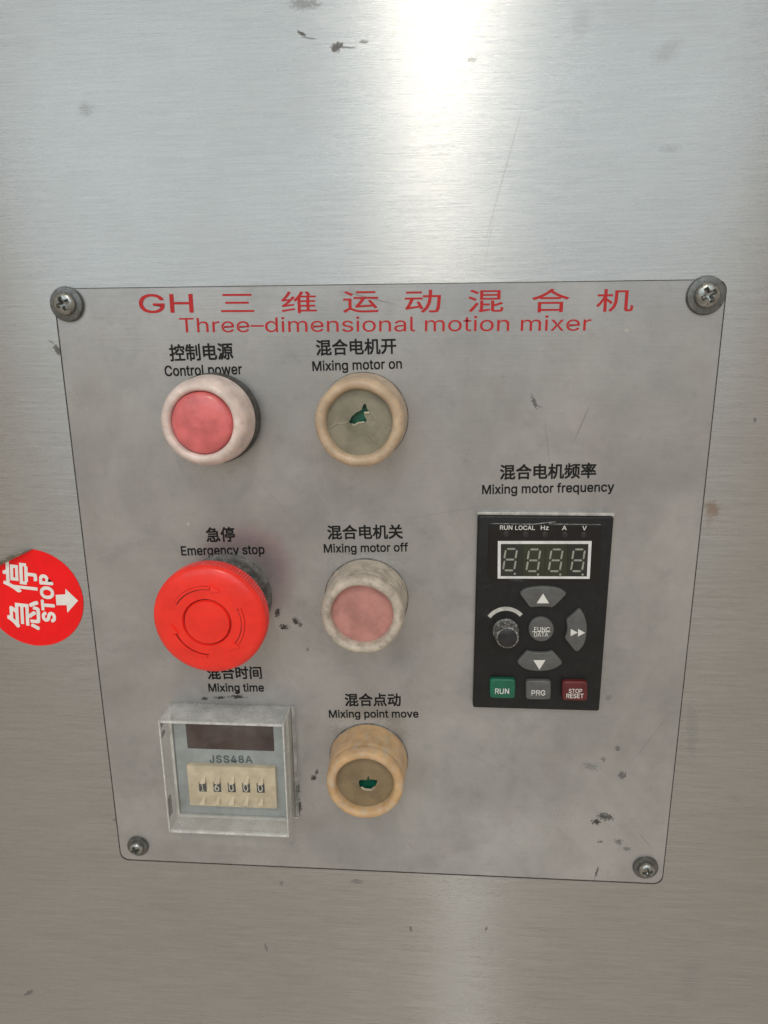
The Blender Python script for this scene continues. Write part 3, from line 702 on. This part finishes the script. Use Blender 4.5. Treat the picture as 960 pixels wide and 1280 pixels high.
# ------------------------------------------------------------------ stop sticker on the panel
d0 = -TH
rc = P(104.3, 752, d0); tp = P(40, 686.5, d0); bt = P(52, 806.5, d0)
SR = (tp.z - bt.z) / 2 + .0001; SX = rc.x - SR; SZ = (tp.z + bt.z) / 2
st = thing('stop_sticker', 'round red sticker with white stop lettering and arrow, peeled at its rim', 'sticker', (SX, TH, SZ - SR))
M_STK = plain('red_vinyl', (.95, .012, .014), .42, 0, .04, 90, dirt=(.80, .015, .016), dirt_amt=.1, bump=.00002, spec=.2)
M_STW = plain('white_vinyl_print', (.84, .82, .80), .45, 0, .04, 200)
ca, cb = P(38, 687.5, d0), P(-6, 709, d0)
chord = (Vector((cb.x - ca.x, 0, cb.z - ca.z))).normalized(); nout = Vector((chord.z, 0, -chord.x))
if nout.dot(Vector((ca.x - SX, 0, ca.z - SZ))) < 0: nout = -nout
lim = (ca - Vector((SX, ca.y, SZ))).dot(nout)
pts = []
for i in range(120):
    a = 2 * math.pi * i / 120; q = Vector((math.cos(a), 0, math.sin(a))) * SR
    e = q.dot(nout)
    if e > lim: q -= nout * (e - lim)
    q *= 1 + .004 * noise.noise((math.cos(a) * 4, math.sin(a) * 4, 3))
    pts.append((SX + q.x, SZ + q.z))
disc = mk('disc', prism(pts, d0, d0 + .0002), M_STK, st, 0)
# the lifted rim: a strip bent up from the sheet along the chord, dirty glue side outward
bm = bmesh.new(); hw = math.sqrt(max(0, SR * SR - lim * lim)); prev = None; mid_ = Vector((SX, 0, SZ)) + nout * lim
N1, N2 = 22, 6
grid = []
for i in range(N1 + 1):
    s_ = -hw + 2 * hw * i / N1; ext = math.sqrt(max(0, SR * SR - s_ * s_)) - lim + .0012 * (noise.noise((s_ * 900, 2, 1)) * .5 + .7)
    row = []
    for j in range(N2 + 1):
        f = j / N2; a = R(8 + 62 * f); L = ext * f
        q = mid_ + chord * s_ + nout * (L * math.cos(a) * .95 - .0001); yy = -(d0 + .0003 + L * math.sin(a) * .85)
        row.append(bm.verts.new((q.x, yy, q.z)))
    grid.append(row)
for a, b in zip(grid, grid[1:]):
    for j in range(N2): bm.faces.new((a[j], a[j + 1], b[j + 1], b[j]))
bmesh.ops.recalc_face_normals(bm, faces=bm.faces)
bmesh.ops.solidify(bm, geom=list(bm.faces), thickness=.00018)
pe = mk('peeled_edge', bm, plain('dirty_glue_paper', (.30, .28, .24), .7, 0, .25, 500, dirt=(.06, .055, .05), dirt_amt=.4), st, 40)
pe['label'] = 'grimy grey lifted edge'
so = lambda x, y: (x / 8, 680 + y / 8)
DS = d0 + .0002
bm = bmesh.new()
text_bm(bm, '急', so(404, 858), so(392, 576), so(86, 850), DS, ink=True, off=.022, eps=.0001)
text_bm(bm, '停', so(374, 500), so(364, 210), so(42, 490), DS, ink=True, off=.022, eps=.0001)
mk('lettering', bm, M_STW, disc, 0)
bm = bmesh.new(); text_bm(bm, 'STOP', so(556, 776), so(522, 318), so(434, 786), DS, ink=True, off=.04, spacing=1.08, eps=.0001)
mk('lettering', bm, M_STW, disc, 0)
bm = bmesh.new()
f = bm.faces.new([bm.verts.new((v.x, v.y - .0001, v.z)) for v in (P(*so(x, y), DS) for x, y in ((558, 508), (655, 502), (655, 446), (782, 566), (675, 686), (668, 610), (566, 612)))])
bm.normal_update()
if f.normal.y > 0: f.normal_flip()
mk('arrow', bm, M_STW, disc, 0)

for o, _ in ORIG:
    if 'o' in o: del o['o']
